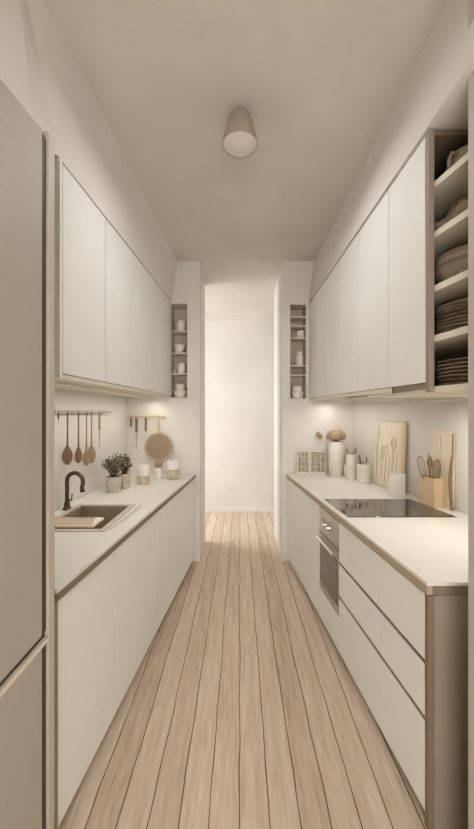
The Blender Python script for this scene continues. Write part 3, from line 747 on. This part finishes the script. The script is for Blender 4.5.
def frame_(label, x0, x1, z1, m, y=3.548):
    wd = x1-x0; h = z1-.9005
    r = thing('picture_frame', label, 'picture frame', ((x0+x1)/2, y, .9006), 'picture frames on the right worktop')
    f = .010
    bm = B(); box(bm, -wd/2, -wd/2+f, -.012, .012, 0, h); box(bm, wd/2-f, wd/2, -.012, .012, 0, h); box(bm, -wd/2+f, wd/2-f, -.012, .012, 0, f*1.6); box(bm, -wd/2+f, wd/2-f, -.012, .012, h-f, h)
    new('frame', bm, M['cream'], r, bevel=.001)
    bm = B(); box(bm, -wd/2+f, wd/2-f, -.004, .010, f*1.6, h-f); new('picture', bm, m, r)
    bm = B()
    for k in range(1, 3):
        xx = -wd/2+f+(wd-2*f)*k/3; box(bm, xx-.0015, xx+.0015, -.006, -.0042, f*1.6, h-f)
    for k in range(1, 4):
        zz = f*1.6+(h-2.6*f)*k/4; box(bm, -wd/2+f, wd/2-f, -.006, -.0042, zz-.0012, zz+.0012)
    new('lattice', bm, M['maple'], r)
frame_('small framed green botanical print at the far right corner, narrower left one of the pair', .577, .703, 1.135, print_mat('botanical_print_a', 1.3, 70))
frame_('small framed green botanical print at the far right corner, wider right one of the pair', .709, .873, 1.130, print_mat('botanical_print_b', 7.1, 60))
# tall jar with dried pod topper
tj = thing('tall_jar', 'tall cream jar topped with a brown fluted cap, in the far right corner', 'jar', (.945, 3.44, .9005))
bm = B(); lathe(bm, [(.062, 0), (.068, .006), (.076, .20), (.078, .32), (.074, .335), (.069, .335), (.070, .30), (0, .29)], n=36); smooth_angle(new('jar', bm, M['cream'], tj), 45)
bm = B()
n = 48; rings = []
for (rr_, z) in [(.03, .30), (.03, .345), (.045, .352), (.086, .358), (.092, .375), (.083, .41), (.055, .436), (.02, .447)]:
    rings.append([bm.verts.new((rr_*(1+.06*math.cos(8*2*PI*k/n))*math.cos(2*PI*k/n), rr_*(1+.06*math.cos(8*2*PI*k/n))*math.sin(2*PI*k/n), z)) for k in range(n)])
for a, c in zip(rings, rings[1:]):
    for k in range(n): bm.faces.new((a[k], a[(k+1) % n], c[(k+1) % n], c[k]))
bm.faces.new(rings[0][::-1]); bm.faces.new(rings[-1])
smooth_angle(new('cap', bm, M['wood'], tj), 60)
pg = thing('wall_peg', 'small tilted wooden peg on the end wall above the framed prints', 'peg', ((319.3-240)*3.56/350, YE-.0005, 1.5-21*3.56/350))
bm = B(); tube(bm, [(0, 0, 0), (0, -.02, 0)], .006, 10); new('pin', bm, M['dark'], pg)
bm = B(); tube(bm, [(-.026, -.03, .026), (-.020, -.03, .020), (.018, -.03, -.018), (.024, -.03, -.024)], [.018, .022, .021, .017], 16); smooth_angle(new('peg_head', bm, M['wood'], pg), 50)
# utensil holders
def ladle(bm, x, y, z0, z1, lx, ly, w): pass
def holder(label, x, y, r, h, tools, seed, m=M['cream']):
    t_ = thing('utensil_holder', label, 'utensil holder', (x, y, .9005), 'utensil holders on the right worktop')
    bm = B(); lathe(bm, [(r*.95, 0), (r, .004), (r, h), (r-.004, h), (r-.005, .008), (0, .008)], n=32); smooth_angle(new('cup', bm, m, t_), 45)
    return t_
holder('taller cream utensil holder, beside the tall capped jar', 1.030, 3.24, .047, .235, 0, 1)
holder('shorter cream utensil holder with a dark base line, right of the taller holder', 1.085, 3.08, .055, .165, 0, 2)
bm = B(); lathe(bm, [(.03, 0), (.034, .004), (.036, .12), (.033, .12), (.03, .01), (0, .01)], n=24)
o = smooth_angle(new('cup', bm, M['cream']), 45); o.location = (1.03, 3.345, .9005)
tag(o, 'small cream cup tucked behind the taller utensil holder, beside the tall jar', 'cup')
def stick(label, base, tip, kind, m, group):
    """kitchen tool standing in a holder; base and tip in world coordinates"""
    Bs, T = Vector(base), Vector(tip); L_ = (T-Bs).length
    r = thing({'spoon': 'wooden_spoon', 'fork': 'serving_fork', 'spatula': 'spatula', 'scissors': 'scissors', 'whisk': 'whisk'}[kind], label, {'spoon': 'spoon', 'fork': 'fork', 'spatula': 'spatula', 'scissors': 'scissors', 'whisk': 'whisk'}[kind], base, group)
    r.rotation_euler = (T-Bs).to_track_quat('Z', 'Y').to_euler()
    bm = B()
    if kind == 'whisk':
        hl = L_*.5
        tube(bm, [(0, 0, 0), (0, 0, hl*.5), (0, 0, hl)], [.006, .008, .0065], 12); smooth_angle(new('handle', bm, M['wood'], r), 50)
        bm = B()
        for k in range(6):
            a = PI*k/6; w_ = .036
            pts = []
            for j in range(17):
                u = j/16; ph = PI*u
                s = -math.cos(ph); zz = hl+(L_-hl)*math.sin(ph)**.8
                ww = w_*s*(math.sin(ph)**.35 if 0 < u < 1 else 0.1)
                pts.append((ww*math.cos(a), ww*math.sin(a), zz))
            tube(bm, pts, .0018, 6)
        smooth_angle(new('wires', bm, m, r), 60)
    elif kind == 'scissors':
        tube(bm, [(-.004, 0, 0), (.006, 0, L_*.6)], .004, 8); tube(bm, [(.004, 0, 0), (-.006, 0, L_*.6)], .004, 8); new('blades', bm, M['steel'], r)
        bm = B()
        for s in (-1, 1): tube(bm, [(s*.018+.013*math.cos(a), 0, L_*.78+.024*math.sin(a)) for a in [2*PI*k/16 for k in range(17)]], .0035, 8)
        smooth_angle(new('handle', bm, m, r), 60)
    else:
        w_ = {'spoon': .022, 'fork': .018, 'spatula': .024}[kind]; hl = L_*.74
        tube(bm, [(0, 0, 0), (0, 0, hl*.5), (0, 0, hl+.01)], [.005, .005, .006], 10)
        if kind == 'spoon': ellipsoid(bm, (0, 0, hl+(L_-hl)/2), (w_, .006, (L_-hl)/2+.003))
        elif kind == 'spatula': quad(bm, [(-w_*.6, -.004), (w_*.6, -.004), (w_*.6, .004), (-w_*.6, .004)], hl, hl+.001); hexa(bm, [(-w_*.6, -.004, hl), (w_*.6, -.004, hl), (w_*.6, .004, hl), (-w_*.6, .004, hl)], [(-w_, -.002, L_), (w_, -.002, L_), (w_, .002, L_), (-w_, .002, L_)])
        else:
            box(bm, -w_, w_, -.003, .003, hl, hl+.012)
            for k in range(3): tube(bm, [(-w_+.003+k*(w_-.003), 0, hl+.01), (-w_+.003+k*(w_-.003), 0, L_)], .0028, 6)
        smooth_angle(new('tool', bm, m, r), 50)
    return r
g1 = 'small tools in the cream utensil holders'
zb = .912
stick('small wooden spoon in the taller holder, leaning left', (1.025, 3.24, zb), (.988, 3.24, 1.19), 'spoon', M['wood'], g1)
stick('pale spatula standing upright in the taller holder', (1.03, 3.25, zb), (1.032, 3.235, 1.205), 'spatula', M['stone'], g1)
stick('small three-pronged fork in the taller holder, leaning right', (1.035, 3.235, zb), (1.072, 3.24, 1.19), 'fork', M['wood'], g1)
stick('scissors with looped handles in the shorter holder, leaning right', (1.085, 3.08, zb), (1.118, 3.07, 1.155), 'scissors', M['wood_d'], g1)
stick('small brown spoon in the shorter holder, leaning left', (1.08, 3.085, zb), (1.052, 3.085, 1.145), 'spoon', M['wood_d'], g1)
stick('thin pale fork in the middle of the shorter holder', (1.085, 3.095, zb), (1.083, 3.10, 1.15), 'fork', M['stone'], g1)
# large engraved board leaning on the right wall: local x along the wall, z up
lb = thing('serving_board', 'large pale serving board with engraved utensil drawings leaning on the right wall', 'board', (WR(2.86)-.054, 2.86, .902))
yaw = -PI/2 + math.atan((WR(2.3)-WR(2.9))/.6)
lean = math.radians(4)
def set_lean(o, yaw, lean): o.rotation_euler = (Matrix.Rotation(yaw, 3, 'Z') @ Matrix.Rotation(-lean, 3, 'X')).to_euler()
set_lean(lb, yaw, lean)
bm = B(); box(bm, -.155, .165, -.010, .010, 0, .535); new('board', bm, M['maple'], lb, bevel=.004)
bm = B(); box(bm, .1655, .20, -.012, .012, 0, .545); new('edge_strip', bm, M['wood_l'], lb, bevel=.005)
bm = B()
yy = -.0108
def ring(cx, cz, rx, rz, r=.0022, n=24): tube(bm, [(cx+rx*math.cos(2*PI*k/n), yy, cz+rz*math.sin(2*PI*k/n)) for k in range(n+1)], r, 5)
ring(.07, .37, .036, .045); ring(.07, .37, .018, .026)
for x_ in (.062, .078): tube(bm, [(x_, yy, .325), (x_, yy, .06)], .002, 5)
ring(-.03, .30, .022, .05); tube(bm, [(-.03, yy, .25), (-.03, yy, .05)], .003, 5)
for k in range(4): tube(bm, [(-.10+.012*k, yy, .33), (-.10+.012*k, yy, .22)], .0016, 5)
tube(bm, [(-.082, yy, .22), (-.082, yy, .06)], .003, 5)
tube(bm, [(.125, yy, .30), (.118, yy, .18), (.13, yy, .05)], .002, 5); tube(bm, [(.02, yy, .27), (.02, yy, .07)], .002, 5)
new('engraving', bm, M['line'], lb)
ps = thing('wooden_paddle', 'wavy long wooden paddle leaning at the left side of the large serving board', 'paddle', (WR(3.055)-.062, 3.055, .902))
set_lean(ps, yaw, math.radians(5))
bm = B()
pts = [(-.005, 0, 0), (.0, 0, .08), (-.008, 0, .18), (-.016, 0, .27), (-.004, 0, .36), (.002, 0, .45), (0, 0, .50)]
tube(bm, pts, [.026, .030, .020, .014, .016, .022, .016], 12)
for v in bm.verts: v.co.y *= .35
smooth_angle(new('paddle', bm, M['maple'], ps), 60)
cp_ = thing('canister', 'plain white cylindrical canister in front of the large serving board', 'canister', (1.158, 2.575, .9005))
bm = B(); lathe(bm, [(.050, 0), (.054, .004), (.054, .158), (.050, .165), (.047, .163), (.046, .01), (0, .01)], n=36); smooth_angle(new('cup', bm, M['white'], cp_), 45)
bm = B(); lathe(bm, [(.0, .150), (.0455, .150), (.0455, .158), (0, .160)], n=36); new('lid', bm, M['cream'], cp_)
# wooden utensil box and the paddle board behind it
BC = Vector((WR(2.31)-.068, 2.31, .9005))
ub = thing('utensil_box', 'square light-wood utensil box on the right worktop beside the cooktop', 'utensil box', BC)
ub.rotation_euler = (0, 0, yaw+PI/2)
hw, hd_, H_ = .042, .070, .188
bm = B(); t = .007
box(bm, -hw, hw, -hd_, hd_, 0, .008)
box(bm, -hw, -hw+t, -hd_, hd_, .008, H_); box(bm, hw-t, hw, -hd_, hd_, .008, H_)
box(bm, -hw+t, hw-t, -hd_, -hd_+t, .008, H_); box(bm, -hw+t, hw-t, hd_-t, hd_, .008, H_)
new('box', bm, M['wood_l'], ub)
pb = thing('cutting_board', 'tall wooden paddle board with a slot in its handle end, leaning behind the utensil box', 'board', (WR(2.30)-.0165, 2.30, .901))
set_lean(pb, yaw, math.radians(.8))
bm = B()
# outline with a rounded top, and a real slot in the upper part
def board_outline(w0, h, r, n=8):
    pts = [(-w0, 0), (w0, 0)]
    for k in range(n+1):
        a = k/n*PI/2; pts.append((w0-r+r*math.cos(a), h-r+r*math.sin(a)))
    for k in range(n+1):
        a = PI/2+k/n*PI/2; pts.append((-w0+r+r*math.cos(a), h-r+r*math.sin(a)))
    return pts
def plate_with_slot(bm, w0, h, r, sx, sw, sz0, sz1, th):
    # left half, right half and the bridges above and below the slot
    for x0, x1, z0, z1 in ((-w0, sx-sw, 0, h-r), (sx+sw, w0, 0, h-r), (sx-sw, sx+sw, 0, sz0), (-w0+r, w0-r, h-r, h)):
        box(bm, x0, x1, -th, th, z0, z1)
    box(bm, sx-sw, sx+sw, -th, th, sz1, h-r)
    for s_, c in ((1, w0-r), (-1, -w0+r)):
        base = [(c, h-r)]+[(c+s_*r*math.cos(k/8*PI/2), h-r+r*math.sin(k/8*PI/2)) for k in range(9)]
        A = [bm.verts.new((x, -th, z)) for x, z in base]; D = [bm.verts.new((x, th, z)) for x, z in base]
        bm.faces.new(A); bm.faces.new(D[::-1])
        for k in range(len(A)): bm.faces.new((A[k], D[k], D[(k+1) % len(A)], A[(k+1) % len(A)]))
plate_with_slot(bm, .105, .50, .015, -.01, .005, .36, .46, .006)
new('board', bm, M['maple'], pb)
bm = B()
tube(bm, [(.112, 0, 0), (.100, 0, .10), (.090, 0, .18), (.098, 0, .27), (.112, 0, .36), (.112, 0, .48)], [.016, .015, .013, .011, .009, .008], 10)
for v in bm.verts: v.co.y = v.co.y*.45-.016
sp = thing('wooden_spatula', 'slim curved brown spatula leaning on the near edge of the paddle board', 'spatula', pb.location)
sp.rotation_euler = pb.rotation_euler
smooth_angle(new('spatula', bm, M['wood'], sp), 60)
g2 = 'tools in the square wooden box'
Rz = Matrix.Rotation(yaw+PI/2, 3, 'Z')
def inb(x, y, z): return BC + Rz @ Vector((x, y, z))
stick('wire whisk leaning left over the rim of the square wooden box', inb(-.015, .01, .009), inb(-.054, .056, .322), 'whisk', M['wood'], g2)
stick('wire whisk standing on the right side of the square wooden box', inb(-.006, -.035, .009), inb(-.006, -.050, .312), 'whisk', M['wood'], g2)
stick('upright wooden spatula between the two whisks', inb(.000, .012, .009), inb(-.012, .020, .335), 'spatula', M['wood'], g2)
stick('wooden spoon behind the whisks, leaning towards the paddle board', inb(.024, .050, .009), inb(.024, .058, .315), 'spoon', M['wood'], g2)
